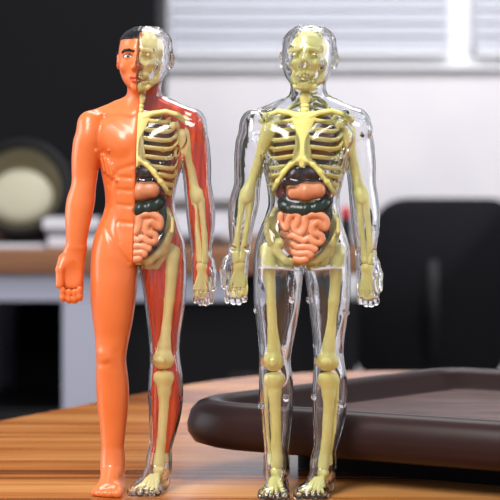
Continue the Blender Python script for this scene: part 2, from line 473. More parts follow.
# scalp hair of the painted half
hd = np.maximum(BODY - 1.1 - .7*HAIRB, np.minimum(hairline(UB, VB) - ZB, 40))
hd = np.maximum(hd, np.maximum(405 - ZB, UB))
hd = np.maximum(hd, -(BODY + 2))
sub = slice(int(np.searchsorted(bz_, 400)), None)
v_, q_ = surfnet(np.ascontiguousarray(hd[:, :, sub]), bx_, by_, bz_[sub], 1)
me_hair = mesh_from('hair', v_ * S, q_)
del hd, HAIRB, hmask

# ------------------------------------------------------------------ bones and organs (canonical or view coordinates)
G = lambda px: px - 307.0          # columns measured on the clear figure
def bone(name, pts, h=.7, k=1.5, extra=None):
    """pts: (px, depth, py, r) on the clear figure"""
    q = [(G(a), b, zr(c), r) for a, b, c, r in pts]
    lo = [min(p[i]-p[3] for p in q) - 14 for i in range(3)]; hi = [max(p[i]+p[3] for p in q) + 14 for i in range(3)]
    def fn(X, Y, Z):
        d = chain(X, Y, Z, q, k)
        if extra: d = extra(X, Y, Z, d)
        return d
    return sdf_mesh(name, fn, lo, hi, h)

BON = {}
for sd in 'lr':
    L = sd == 'l'
    BON['humerus_'+sd] = bone('humerus', [(269,0,131,8.42),(264,0,145,6.08),(258.5,0,163,4.68),(252,0,182,4.91),(248,0,193,7.25),(247,-1,197,7.02)] if L else
                                         [(346,0,135,8.19),(349.5,0,148,5.85),(354,0,165,4.68),(358,0,184,4.91),(360.5,0,194,7.02),(361.5,-1,198,6.79)])
    BON['radius_'+sd] = bone('radius', [(243.5,-2,199,4.40),(241.5,-2,212,2.97),(238.5,-3,232,2.86),(236.5,-4,252,3.52),(237,-4,259,3.96)] if L else
                                       [(365,-2,200,4.18),(366.5,-2,214,2.97),(368.5,-3,234,2.86),(369.5,-4,254,3.41),(368.5,-4,261,3.85)])
    BON['ulna_'+sd] = bone('ulna', [(251,0,197,4.62),(249.5,0,212,2.97),(246.5,-2,232,2.75),(243.5,-3,252,3.19),(242,-4,258,3.52)] if L else
                                   [(358.5,0,198,4.62),(359.5,0,214,2.97),(361.5,-2,234,2.75),(363.5,-3,254,3.19),(364,-4,260,3.52)])
    def hb(X, Y, Z, d, L=L):
        base, tips = ((239.5, 264), [(231,282),(235,287),(239,289),(243.5,288),(247,285)]) if L else ((366, 266), [(374,283),(370,288),(366,291),(362.5,291),(359.5,288)])
        d = smin(d, ell(X, Y, Z, (G(base[0]),-4,zr(base[1]+1)), (6.2,3.4,5.5)), 2)
        for tx, ty in tips:
            d = smin(d, cone(X, Y, Z, (G(base[0]+(tx-base[0])*.3),-4,zr(base[1]+4)), (G(tx),-5.5,zr(ty)), 2.2, 1.8), 1.2)
            d = smin(d, cone(X, Y, Z, (G(tx),-5.5,zr(ty)), (G(tx),-6.5,zr(ty+7)), 1.9, 1.4), .5)
        return d
    qlo = (G(224) if L else G(352), -14, zr(304)); qhi = (G(254) if L else G(381), 6, zr(252))
    BON['hand_bones_'+sd] = sdf_mesh('hand_bones', lambda X, Y, Z, hb=hb: hb(X, Y, Z, np.full((1,1,1), 30.0)), qlo, qhi, .6)
    def fe(X, Y, Z, d, L=L):
        x = 273.8 if L else 327.5
        d = smin(d, smax(ell(X, Y, Z, (G(x),0,zr(359.5)), (10.6 if L else 11.6,8.5,10)), zr(368.6) - Z, 1.2), 5)
        hx, tx, s = (280, 266.5, 1) if L else (326, 338.5, -1)
        d = smin(d, cone(X, Y, Z, (G(hx),-1,zr(243)), (G(tx+3*s),0,zr(250)), 6, 5), 3)
        d = smin(d, ell(X, Y, Z, (G(tx),2,zr(250)), (6.6,6.5,8)), 3)
        return d
    BON['femur_'+sd] = bone('femur', [(268.5,0,256,7.17),(270,-1,272,5.82),(271.5,-2,300,4.93),(273,-2,328,4.82),(274,-1,346,6.72),(274,0,358,7.84)] if L else
                                     [(337,0,256,7.39),(336,-1,272,6.05),(333.5,-2,300,5.04),(330.5,-2,328,4.93),(328.5,-1,346,6.94),(327.5,0,358,8.06)], .7, 2, fe)
    BON['patella_'+sd] = sdf_mesh('patella', lambda X, Y, Z, L=L: ell(X, Y, Z, (G(272.6 if L else 325.2),-10,zr(359.5)), (4.6,3.6,4.9)),
                                  (G(266 if L else 318),-16,zr(368)), (G(281 if L else 334),-3,zr(351)), .5)
    def ti(X, Y, Z, d, L=L):
        x = 274.5 if L else 327.8
        d = smin(d, smax(ell(X, Y, Z, (G(x),0,zr(377)), (11,9,9.5)), Z - zr(371.2), .8), 3)
        return d
    BON['tibia_'+sd] = bone('tibia', [(274.6,0,378,8),(275,-1,391,6.6),(275.6,-1,406,5.4),(276.6,-1,440,5.0),(277.3,0,455,5.6),(277,0,462,6)] if L else
                                     [(328,0,378,8.4),(328.4,-1,391,6.8),(328.2,-1,406,5.0),(325.8,-1,440,4.6),(324,0,456,5.2),(323.2,0,463,6)], .7, 2, ti)
    BON['fibula_'+sd] = bone('fibula', [(265.8,3,379,2.9),(266.2,3,398,2.1),(267.4,3,430,2.0),(270,2,452,2.3),(270.5,1,459,3)] if L else
                                       [(337,3,379,2.9),(336,3,398,2.2),(333.6,3,430,2.1),(330.5,2,452,2.3),(330,1,460,3)])
    def fb(X, Y, Z, d, L=L):
        ax, tips = (276.5, [(262.5,-26),(267,-28.5),(271.5,-30),(276.5,-31),(282.5,-30.5)]) if L else (323, [(300,-24),(306,-27),(312,-28),(317,-28),(321.5,-26)])
        d = smin(d, ell(X, Y, Z, (G(ax),0,zr(470)), (6,7,6)), 3)
        d = smin(d, cone(X, Y, Z, (G(ax+.5),1,zr(474)), (G(ax),9,zr(483)), 5.5, 5), 3)
        for tx, ty in tips:
            mx = ax + (tx-ax)*.35
            d = smin(d, cone(X, Y, Z, (G(mx),-7,16), (G(tx),ty*.84,5.6), 2.3, 1.5), 1.5)
            d = smin(d, cone(X, Y, Z, (G(tx),ty*.84,5.6), (G(tx),ty*.95,4.2), 1.6, 1.2), .5)
        return d
    BON['foot_bones_'+sd] = sdf_mesh('foot_bones', lambda X, Y, Z, fb=fb: fb(X, Y, Z, np.full((1,1,1), 30.0)),
                                     (G(255 if L else 292),-38,0), (G(292 if L else 336),18,34), .6)

def sgn(sd): return -1 if sd == 'l' else 1
for sd in 'lr':
    s_ = sgn(sd)
    def cl(U, V, Z, s_=s_):
        return chain(U*s_, V, Z, [(6,-18,373,3.4),(14,-17,377,2.6),(26,-12,379,2.5),(36,-6,376,2.7),(42,-2,371,3.6)], 1)
    BON['clavicle_'+sd] = sdf_mesh('clavicle', cl, (-55 if s_ < 0 else -8,-30,360), (6 if s_ < 0 else 52,16,388), .6, True)
    def sc(U, V, Z, s_=s_):
        u = U*s_
        d = ell(u, V, Z, (29,17,350), (12,2.2,18), -.35)
        d = smin(d, chain(u, V, Z, [(22,18,362,2.2),(34,12,368,2.6),(43,2,371,4.6)], 1), 2)
        d = smin(d, chain(u, V, Z, [(36,10,362,4),(35,-2,366,3.2),(33,-9,365,3.6)], 1), 2)
        return d
    BON['scapula_'+sd] = sdf_mesh('scapula', sc, (-62 if s_ < 0 else 10,-24,325), (-6 if s_ < 0 else 60,34,384), .7, True)

def skull(U, V, Z):
    a = np.abs(U)
    V = V + 2.2
    d = ell(U, V, Z, (0,4,442), (18,23.5,18.5))
    d = smin(d, ell(U, V, Z, (0,-9,428), (14.5,14.5,14)), 4)
    d = smin(d, cone(a, V, Z, (4,-22.5,439.2), (13.5,-18,438.2), 2.4, 2.2), 1.5)
    d = smax(d, -ell(a, V, Z, (8.2,-24,433), (5.4,12,4.2)), .8)
    d = smax(d, -ell(a, V, Z, (17.5,-12,430), (3.6,9,6)), 2)
    d = smin(d, cone(a, V, Z, (16.5,-3,427.5), (10.5,-19,426.0), 2.0, 2.8), 1.5)
    d = smin(d, cone(U, V, Z, (0,-22.5,436), (0,-26,428.5), 1.7, 1.6), 1.2)
    d = smax(d, -ell(a, V, Z, (1.3,-25,422.3), (2.8,10,4.4)), .6)
    d = smin(d, ell(U, V, Z, (0,-13.5,414.5), (9.6,10,4.6)), 1.5)
    t = np.sin(U*2.2) * .5 * (Z < 416.5)
    return d + t * (V < -14)
def jaw(U, V, Z):
    V = V + 2.0
    a = np.abs(U)
    d = chain(a, V, Z, [(15,-1,424,2.4),(13.6,-5,411,3.0),(8,-17,403.8,3.4),(0,-21.5,402.6,3.6)], 1.5)
    d = smin(d, chain(a, V, Z, [(9,-14,407,2.0),(4.6,-20,407,1.8),(0,-21.4,406.6,1.8)], 1), 1.2)
    return d + np.sin(U*2.2)*.45*(V < -14)*(Z > 405.5)
def spine(U, V, Z):
    d = None
    for i in range(27):
        z = 236 + i*6.7; v = 10 + 5*math.sin((z-250)/150*math.pi*1.6) * (z < 370) - (z > 370)*(z-370)*.26
        r = 8.5 if z < 290 else (7.2 if z < 370 else 6.4)
        e = np.minimum(ell(U, V, Z, (0,v,z), (r,r*.85,3.1)), cone(U, V, Z, (0,v+3,z), (0,v+11,z-4), 2.4, 1.4))
        e = np.minimum(e, cone(np.abs(U), V, Z, (2,v+4,z), (r+2,v+6,z+1), 1.8, 1.3))
        d = e if d is None else smin(d, e, 1.6)
    return d
def larynx(U, V, Z):
    d = cone(U, V, Z, (0,-10,400), (0,-14,378), 4.8, 4.2)
    d = smin(d, ell(U, V, Z, (0,-13,392), (5.5,4.5,5)), 2)
    return d + .5*np.sin(Z*1.5)*(Z < 388)
def pelvis(U, V, Z):
    a = np.abs(U)
    d = chain(a, V, Z, [(10,12,266,3),(18,8,279,2.6),(27,1,282,2.6),(34.5,-6,272,2.6),(35,-9,260,2.8),(30,-8,248,4)], 1.5)
    d = smin(d, ell(a, V, Z, (24.5,1.5,263), (15.5,2.6,19), -.66), 2)
    d = smin(d, ell(a, V, Z, (27,-4,243.5), (6.2,6.5,7)), 2)
    d = smin(d, chain(a, V, Z, [(25,-7,241,4.6),(15,-12,231.5,3.8),(0,-13,230.5,4.2)], 1.5), 2)
    d = smin(d, chain(a, V, Z, [(26,-1,238,4.4),(19,0,226,4.0),(9,-9,225.5,3.4)], 1.5), 1.5)
    return smin(d, cone(U, V, Z, (0,13,270), (0,15,238), 10, 4), 3)
def sternum(U, V, Z):
    d = loft(U, V, Z, [(378,0,-17.5,10,3),(372,0,-18.5,12.5,3),(366,0,-19.5,10,3),(358,0,-20.5,7.2,2.8),(345,0,-21,7.6,2.8),(335,0,-21,10,2.8),(329,0,-20.5,7,2.8),(323,0,-20,2.4,2)], 1.5, 2)
    a = np.abs(U)
    return smin(d, chain(a, V, Z, [(3,-20.5,332,3.4),(11,-20,327,3.2),(18,-18.5,319,3.0),(24,-15.5,310,2.9),(29,-9.5,301,2.6)], 1.5), 2)
LO_H, HI_H = (-30,-46,395), (34,40,468)
def midline(half, suf):
    BON['skull'+suf] = sdf_mesh('skull', skull, (-32,-42,405), (32,36,466), .7, True, half)
    BON['jaw'+suf] = sdf_mesh('jaw', jaw, (-30,-40,394), (28,20,430), .6, True, half)
    BON['spine'+suf] = sdf_mesh('spine', spine, (-28,-18,226), (24,42,418), .8, True, half)
    BON['larynx'+suf] = sdf_mesh('larynx', larynx, (-14,-30,368), (14,4,410), .6, True, half)
    BON['pelvis'+suf] = sdf_mesh('pelvis', pelvis, (-50,-32,212), (42,34,290), .8, True, half)
    BON['sternum'+suf] = sdf_mesh('sternum', sternum, (-46,-40,292), (36,16,384), .6, True, half)
midline(None, ''); midline(.5, '_half')

RIBS = []  # per pair: (half-width, back z, front end u, front z)
for i, (ru, zb, ue, zf) in enumerate([(20,394,8,377),(28,388,8,370),(32,381,7,361),(34,373,6,352.5),(35,365,6,344),(35.5,356,7,335),(35.5,347,14,325),(34.5,339,20,317),(33,331,25,308),(31,322,28,300)]):
    RIBS.append((ru, zb, ue, zf))
def rib_mesh(i, s_):
    ru, zb, ue, zf = RIBS[i]; rv = 20.0; pts = []
    ph0, ph1 = math.radians(172), math.asin(min(.98, ue/ru))
    for t in np.linspace(0, 1, 30):
        ph = ph0 + (ph1 - ph0)*t
        u = ru*math.sin(ph); v = 1 - rv*math.cos(ph)*(.93 if i == 0 else 1)
        # slopes down from the back, turns up and level at the front
        w = 1 - abs(ph - math.pi)/(math.pi)
        fz = (1 - math.cos(min(1, t*1.25)*math.pi))/2
        z = zb + (zf - 3.5 - zb)*fz + 3.5*max(0, (t-.62)/.38)**1.2
        pts.append(np.array(view(s_*u, v, z))*S)
    rr = np.array([2.0 + 1.0*min(1, max(0, (t-.35)/.2)) for t in np.linspace(0,1,30)])*S
    m = MB().tube(pts, rr, 12, .62)
    return mesh_from('rib', m.v, m.f)

def liver(U, V, Z):
    d = smin(ell(U, V, Z, (-8,-11,316), (11,10,10.5), 0, -.12), ell(U, V, Z, (9,-11,318), (12,10,10)), 1.0)
    d = smin(d, ell(U, V, Z, (-14,-8,310), (7,8,7)), 2)
    return smin(d, ell(U, V, Z, (2,-8,310), (17,8,6)), 2)
def heart(U, V, Z): return smin(ell(U, V, Z, (-1,-10,331), (8,8,9), 0, .4), ell(U, V, Z, (4,-9,337), (6,6,6)), 2)
def stomach(U, V, Z):
    d = chain(U, V, Z, [(-8,-15,298.5,7),(4,-16.5,300,9),(15,-14.5,301.5,8.6)], 3)
    return smin(d, cone(U, V, Z, (-8,-15,298), (-12,-12,303), 6, 4), 3)
def colon(U, V, Z):
    d = chain(U, V, Z, [(-20,-9,290,5),(-17,-14,285.5,6.2),(-7,-18,282.5,6.6),(4,-19,282,6.6),(15,-16.5,283.5,6.4),(22,-11,288,6),(24,-7,292,5)], 2)
    d = smin(d, chain(U, V, Z, [(-20,-6,289,4.5),(-20,-4,275,4.5),(-18,-5,256,4.5)], 2), 2)
    d = smin(d, chain(U, V, Z, [(23,-5,290,4.5),(24,-3,275,4.6),(22,-4,258,4.6),(15,-4,245,4.2)], 2), 2)
    return d + .3*np.sin(U*.75)*np.clip((Z-274)/6, 0, 1)
GUTA = [(-20,276.5),(-20,269),(-14,263.5),(-12,270.5),(-9,277),(-2,277),(-2.5,270),(-5,263),(1,259.5),(5.2,266),(5.5,275),(12,277.5),(19,276.5),(24.5,272),(24,264.5),(17,269.5),(12.2,266),(13,259.5),(20,257),(21,250.5),(14.5,250.5),(9,254),(4,252),(-1,254),(-6,256.5),(-12,256),(-17,259)]
GUTB = [(-13,249.5),(-7,249),(-2,246),(4,246),(10,245.5),(15,243.5)]
GUTC = [(-8.5,243),(-3,239.5),(3,239.2),(9,239.5),(11,238)]
GUTD = [(-3,233.8),(2,233),(6,233.6)]
def gut(U, V, Z):
    d = loft(U, V, Z, [(281,2,-13,21,6),(270,2.2,-14,22,8),(260,2.5,-14,20,8),(250,2.5,-14,16,8),(242,2.5,-13.5,11,7.5),(233,2,-13,6,6.5)], 1.5, 3)
    best = None
    for path in (GUTA, GUTB, GUTC, GUTD):
        p = catmull([(a, -20.5 + .010*(a-2)**2, b) for a, b in path], 5)
        for a, b in zip(p[:-1], p[1:]):
            e = cone(U, V, Z, a, b, 3.95, 3.95); best = e if best is None else np.minimum(best, e)
    return smin(d, best, .4)
def lung(U, V, Z, s_): return smin(ell(U*s_, V, Z, (16,1,352), (13.5,15,25)), ell(U*s_, V, Z, (17,2,336), (14,14,12)), 4)
def spleen(U, V, Z, s_): return ell(U*s_, V, Z, (21.5,-4,300), (6,6,9))
ORG = {}
for hf, suf in ((None, ''), (.5, '_half')):
    ORG['liver'+suf] = sdf_mesh('liver', liver, (-36,-32,296), (28,8,334), .6, True, hf)
    ORG['heart'+suf] = sdf_mesh('heart', heart, (-20,-26,318), (18,6,348), .6, True, hf)
    ORG['stomach'+suf] = sdf_mesh('stomach', stomach, (-34,-36,284), (30,4,316), .6, True, hf)
    ORG['colon'+suf] = sdf_mesh('colon', colon, (-46,-36,236), (38,14,304), .7, True, hf)
    ORG['intestines'+suf] = sdf_mesh('intestines', gut, (-40,-38,224), (32,4,286), .55, True, hf)
for sd in 'lr':
    s_ = sgn(sd)
    ORG['lung_'+sd] = sdf_mesh('lung', lambda U, V, Z, s_=s_: lung(U, V, Z, s_), (-40 if s_ < 0 else -4,-24,318), (4 if s_ < 0 else 38,26,382), .8, True)
    ORG['kidney_'+sd] = sdf_mesh('kidney', lambda U, V, Z, s_=s_: spleen(U, V, Z, s_), (-38,-20,286), (36,12,314), .7, True)

def rib_cage(root, sides, bm):
    cage = ob('rib_cage', BON['sternum' if len(sides) == 2 else 'sternum_half'].copy(), bm, root)
    for s_ in sides:
        for i in range(10): ob('rib', rib_mesh(i, s_), bm, cage)

def peg(parent, px, py, y=-2, r=3.0, ln=9, ref=307.0):
    m = MB()
    prof = [(0,-ln/2),(r*.55,-ln/2),(r,-ln/2+1),(r,ln/2-1),(r*.55,ln/2),(0,ln/2)]
    v = []; f = []
    m.lathe([(a*S, b*S) for a, b in prof], 20)
    me = mesh_from('peg', [(x, z, -y_) for x, y_, z in m.v], m.f)
    o = ob('peg', me, M['clear'], parent, ((px-ref)*S, y*S, zr(py)*S))
    return o

# ------------------------------------------------------------------ figure on the right: all clear
D2 = 326.0/329.0
fig2 = thing('anatomy_figure', 'fully transparent human anatomy figure showing whole yellow skeleton and organs', 'anatomy model', ((307-250)*D2/F, D2, TZ))
def add_bones(root, sides, bm, suf):
    for sd in sides:
        for n in ('humerus','radius','ulna','hand_bones','clavicle','scapula','femur','patella','tibia','fibula','foot_bones'):
            me = BON[n+'_'+sd].copy() if bm is not M['bone'] else BON[n+'_'+sd]
            me.materials.clear(); ob(n, me, bm, root)
    sk = ob('skull', BON['skull'+suf], bm, root); ob('jaw', BON['jaw'+suf], bm, sk)
    ob('larynx', BON['larynx'+suf], bm, root); ob('spine', BON['spine'+suf], bm, root); ob('pelvis', BON['pelvis'+suf], M['bone_tan' if suf else 'bone_olive'], root)
    rib_cage(root, [sgn(s) for s in sides], bm)
def add_organs(root, sides, suf):
    for n, m in (('liver','liver'),('heart','heart'),('stomach','stomach'),('colon','colon'),('intestines','gut')):
        ob(n, ORG[n+suf], M[m], root)
    for sd in sides:
        for n, m in (('lung','lung'),('kidney','heart')):
            me = ORG[n+'_'+sd]
            if suf: me = me.copy(); me.materials.clear()
            ob(n, me, M[m], root)
add_bones(fig2, 'lr', M['bone'], '')
add_organs(fig2, 'lr', '')
sh2 = ob('clear_body_shell', me_shell, M['clear'], fig2)
for px, py in ((261,403),(286,396),(314,395),(341,402),(257,309),(292,299),(309,299),(346,311),(236,222),(374,227),(279,214),(333,214)):
    peg(sh2, px, py, 1, 3.0, 12)
def hip_plate(parent, cx, rx, name='hip_plate', ref=307.0):
    v = []; f = []; n = 40
    for (zz, rr) in ((0,1),(-1.6,1)):
        for k in range(n):
            a = 2*math.pi*k/n; x = rx*math.cos(a); v.append(((cx-ref+x)*S, (19*math.sin(a))*S, (226.5+zz*1.25 - .006*(x+(6 if cx < ref else -6))**2)*S))
    f = [tuple(range(n)), tuple(range(n, 2*n))[::-1]] + [(k, k+n, (k+1)%n+n, (k+1)%n) for k in range(n)]
    return ob(name, mesh_from(name, v, f, False), M['frost'], parent)
hip_plate(sh2, 278, 19); hip_plate(sh2, 326, 19)

# ------------------------------------------------------------------ figure on the left: painted half and cut-away half
fig1 = thing('anatomy_figure', 'half orange skinned, half cut-away human anatomy figure with black hair', 'anatomy model', ((X0-250)/F, 1.0, TZ))
skin = ob('painted_body_half', me_skin, M['skin'], fig1); skin['label'] = 'solid orange skin half of the body'
ob('hair', me_hair, M['hair'], fig1)
def decal(name, region, m, off=.35, box=(-24,-40,404,4,-14,446), h=.35):
    def fn(U, V, Z):
        d = head_sdf(U, V, Z)
        return np.maximum(np.maximum(d - off, -(d + 1.0)), np.maximum(region(U, V, Z), U + .2))
    me = sdf_mesh(name, fn, box[:3], box[3:], h, True)
    return ob(name, me, m, fig1)
def e2(U, Z, c, r): 
    return (np.sqrt(((U-c[0])/r[0])**2 + ((Z-c[1])/r[1])**2) - 1) * min(r) 
decal('eyebrow', lambda U, V, Z: chain(U, 0*V, Z, [(-3.6,0,438.0,1.0),(-9,0,439.4,1.5),(-14,0,439.2,1.4),(-17.5,0,436.8,.7)], .5), M['black_paint'], .5)
decal('eyelid_line', lambda U, V, Z: chain(U, 0*V, Z, [(-5.4,0,433.2,.5),(-9,0,435.4,.7),(-12.5,0,435.2,.7),(-15.4,0,433,.5)], .3), M['black_paint'], .5)
eye = decal('eye', lambda U, V, Z: e2(U, Z, (-10.4,433.4), (4.6,1.9)), M['eye_white'], .3)
ir = decal('iris', lambda U, V, Z: e2(U, Z, (-9.8,433.6), (1.75,1.75)), M['iris'], .55); ir.parent = eye
decal('lips', lambda U, V, Z: np.minimum(e2(U, Z, (-1,412.5), (7,1.7)), e2(U, Z, (0,409.2), (5.6,1.7))), M['lips'], .25)
add_bones(fig1, 'r', M['bone_warm'], '_half')
add_organs(fig1, 'r', '_half')
rd = ob('muscle_back', me_red, M['red'], fig1); rd['label'] = 'red muscle backing of the cut-away half'
sh1 = ob('clear_half_shell', me_half_shell, M['clear'], fig1)
for px, py in ((178,398),(181.5,306),(209,224),(168,206),(153,394),(202,130)):
    peg(sh1, px, py, 1, 3.0, 12, X0)

#ROOM
# ------------------------------------------------------------------ front table
def wood(name, cA, cB, cC, rough, sx=1.0, sy=16.0, coat=0.0):
    m = bpy.data.materials.new(name); m.use_nodes = True
    nt = m.node_tree; b = nt.nodes['Principled BSDF']; b.inputs['Roughness'].default_value = rough
    b.inputs['Coat Weight'].default_value = coat; b.inputs['Coat Roughness'].default_value = .08
    N = nt.nodes.new; L = nt.links.new
    tc = N('ShaderNodeTexCoord')
    mp = N('ShaderNodeMapping'); mp.inputs['Scale'].default_value = (sx, sy, sy); L(tc.outputs['Object'], mp.inputs[0])
    wp = N('ShaderNodeTexNoise'); wp.inputs['Scale'].default_value = 1.3; L(tc.outputs['Object'], wp.inputs['Vector'])
    ad = N('ShaderNodeVectorMath'); ad.operation = 'MULTIPLY_ADD'; ad.inputs[1].default_value = (.5, .9, .5)
    L(wp.outputs['Color'], ad.inputs[0]); L(mp.outputs[0], ad.inputs[2])
    n1 = N('ShaderNodeTexNoise'); n1.inputs['Scale'].default_value = 1.6; n1.inputs['Detail'].default_value = 7; n1.inputs['Roughness'].default_value = .62
    L(ad.outputs[0], n1.inputs['Vector'])
    mp2 = N('ShaderNodeMapping'); mp2.inputs['Scale'].default_value = (sx*2, sy*7, sy*7); L(tc.outputs['Object'], mp2.inputs[0])
    n2 = N('ShaderNodeTexNoise'); n2.inputs['Scale'].default_value = 2; n2.inputs['Detail'].default_value = 3; L(mp2.outputs[0], n2.inputs['Vector'])
    mx = N('ShaderNodeMath'); mx.operation = 'MULTIPLY_ADD'; mx.inputs[1].default_value = .35; L(n2.outputs['Fac'], mx.inputs[0]); L(n1.outputs['Fac'], mx.inputs[2])
    rp = N('ShaderNodeValToRGB'); e = rp.color_ramp.elements
    e[0].position = .5; e[0].color = cA; e[1].position = .84; e[1].color = cC
    k = rp.color_ramp.elements.new(.64); k.color = cB
    L(mx.outputs[0], rp.inputs[0]); L(rp.outputs[0], b.inputs['Base Color'])
    return m
M['wood'] = wood('table_wood', lin(96,50,20), lin(180,106,48), lin(218,154,90), .2)
M['wood2'] = wood('desk_wood', lin(104,64,40), lin(138,90,58), lin(158,108,74), .6)
M['dark_metal'] = mat('dark_metal', lin(44,44,47), .45, Metallic=.6)

def rounded(pts, rads, n=14):
    out = []; m = len(pts)
    for i in range(m):
        p = np.array(pts[i], float); a = np.array(pts[i-1], float) - p; b = np.array(pts[(i+1) % m], float) - p
        r = rads[i]
        if r <= 0: out.append(tuple(p)); continue
        la, lb = np.linalg.norm(a), np.linalg.norm(b); a /= la; b /= lb
        ang = math.acos(np.clip(a @ b, -1, 1)); t = min(r / math.tan(ang/2), .48*la, .48*lb)
        p0, p1 = p + a*t, p + b*t
        for k in range(n + 1):
            q = k / n; out.append(tuple((1-q)**2*p0 + 2*q*(1-q)*p + q*q*p1))
    return out
e0 = PZ(0, 420, TZ); e1 = PZ(262, 369.5, TZ); ra = PZ(352, 373, TZ)
dl = np.array(e0[:2]) - np.array(e1[:2]); dl /= np.linalg.norm(dl)
lf = np.array(e1[:2]) + dl * 1.15
poly = [(-.95, .42), (1.0, .42), (1.0, ra[1] - .02), tuple(e1[:2]), tuple(lf)]
poly = [(float(a), float(b)) for a, b in poly]
top_pts = rounded(poly, [.04, .04, .04, .25, .06])
tb = thing('table', 'wood-grained table the two anatomy figures and brown tray stand on', 'table', (0, 0.9, 0))
m = MB().prism([(x, y - .9) for x, y in top_pts], TZ - .03, TZ)
m.build('tabletop', M['wood'], tb, .003)
for x, y in ((-.8,-.4),(.88,-.4),(.88,.42),(-.1,.28)):
    MB().box((x-.025,y-.025,0.0),(x+.025,y+.025,TZ-.03)).build('leg', M['dark_metal'], tb, .004)

# ------------------------------------------------------------------ tray
M['tray'] = mat('dark_brown_tray', lin(46,29,28), .34, Specular_IOR_Level=.16)
M['tray_floor'] = noisy(mat('brown_brushed_tray_floor', lin(100,80,78), .5, Specular_IOR_Level=.25), 16, lin(64,45,43), lin(116,88,84), (1.2,9,1), .3, .75, 6, .35, dist=.001)
M['dark_shade'] = mat('black_shade', lin(9,8,8), .6, Specular_IOR_Level=.1)  # black paints in the shade of the drain hole and under the tray
zT, zB = TZ + .0455, TZ + .016
A = np.array([-.068, 1.062]); Bf = np.array(PZ(444, 364.5, zT)[:2])
d1 = np.array([.136, -.064]); d1 /= np.linalg.norm(d1)
Lf = .42
O4 = [A, A + d1*Lf, Bf + d1*Lf, Bf]           # near-left, near-right, far-right, far-left
cen = sum(O4) / 4
tray = thing('serving_tray', 'dark brown shallow tray with raised rim on table behind the clear figure', 'tray', (cen[0], cen[1], TZ))
def ring(inset, z, rad):
    pts = []
    for i in range(4):                          # offset every edge inwards
        p, q, r_ = O4[i-1], O4[i], O4[(i+1) % 4]
        a = (q-p)/np.linalg.norm(q-p); b = (r_-q)/np.linalg.norm(r_-q)
        na = np.array([-a[1], a[0]]); nb = np.array([-b[1], b[0]])
        den = 1 + na @ nb
        pts.append(q + inset*(na+nb)/den)
    rp = rounded([tuple(p - cen) for p in pts], [max(.004, rad - inset)]*4, 16)
    return [(x, y, z - TZ) for x, y in rp]
prof = [(.012,zB),(.004,zB+.003),(.0005,zB+.009),(0.0,zB+.014),(.002,zT-.007),(.006,zT-.002),(.011,zT),(.017,zT-.0005),(.021,zT-.004),(.026,zT-.0125),(.030,zT-.0145)]
rings = [ring(i, z, .045) for i, z in prof]
nv = len(rings[0]); v = [p for r_ in rings for p in r_]; f = []
for i in range(len(rings)-1):
    for k in range(nv): f.append((i*nv+k, i*nv+(k+1)%nv, (i+1)*nv+(k+1)%nv, (i+1)*nv+k))
f.append(tuple(range(nv))[::-1])
ob('rim', mesh_from('rim', v, f), M['tray'], tray)
MB().prism([(p[0], p[1]) for p in ring(.028, 0, .045)], zT - TZ - .0185, zT - TZ - .0138).build('tray_floor', M['tray_floor'], tray)
MB().prism([(p[0], p[1]) for p in ring(.052, 0, .06)], 0, zB - TZ + .002).build('base', M['dark_shade'], tray)
# drain slot on the inner face of the far rim: no opening, a black disc stands for its shade
dfar = d1; nin = np.array([d1[1], -d1[0]])
pe = np.array(Bf) + d1 * .036 + nin * .0211 - cen
v = []; 
for k in range(20):
    a = 2*math.pi*k/20; v.append((pe[0]+dfar[0]*.0048*math.cos(a)+nin[0]*(.0022-.0016*math.sin(a)), pe[1]+dfar[1]*.0048*math.cos(a)+nin[1]*(.0022-.0016*math.sin(a)), zT-TZ-.0085+.0026*math.sin(a)))
    
v2 = [(a - nin[0]*.004, b - nin[1]*.004, c) for a, b, c in v]
ob('drain_hole', mesh_from('drain_hole', v + v2, [tuple(range(20)), tuple(range(20,40))[::-1]] + [(k,k+20,(k+1)%20+20,(k+1)%20) for k in range(20)]), M['dark_shade'], tray)

# ------------------------------------------------------------------ room shell
M['wall'] = noisy(mat('wall_paint', lin(218,214,218), .8), 3, lin(215,211,216), lin(221,218,220))
M['floor'] = noisy(mat('grey_floor', lin(120,118,116), .5), 6, lin(108,106,104), lin(128,126,124))
M['white'] = mat('white_laminate', lin(178,178,194), .5)
M['grey_white'] = mat('pale_grey_laminate', lin(176,178,188), .45)
M['frame'] = mat('window_frame', lin(238,238,242), .45)
M['blind'] = mat('blind_slats', lin(186,189,197), .6, Specular_IOR_Level=.2)
M['charcoal'] = mat('charcoal_laminate', lin(27,27,30), .6, Specular_IOR_Level=.08)
M['black'] = mat('black_plastic', lin(22,21,23), .5, Specular_IOR_Level=.25)
M['fabric'] = noisy(mat('black_mesh_fabric', lin(36,36,39), .85, Specular_IOR_Level=.1), 300, lin(26,26,29), lin(32,32,36))
M['cream'] = mat('cream_glaze', lin(196,190,164), .45)
M['cream_dark'] = mat('tan_glaze', lin(112,101,72), .45)
M['paper'] = mat('white_paper', lin(222,220,226), .7)
M['red_cap'] = mat('red_plastic', lin(214,40,54), .35)
YW = 6.2
def st(name, mb, m, **k):
    o = mb.build(name, m, None, **k); o['kind'] = 'structure'; return o
st('floor', MB().box((-4,-2.6,-.05),(4,YW+.3,0)), M['floor'])
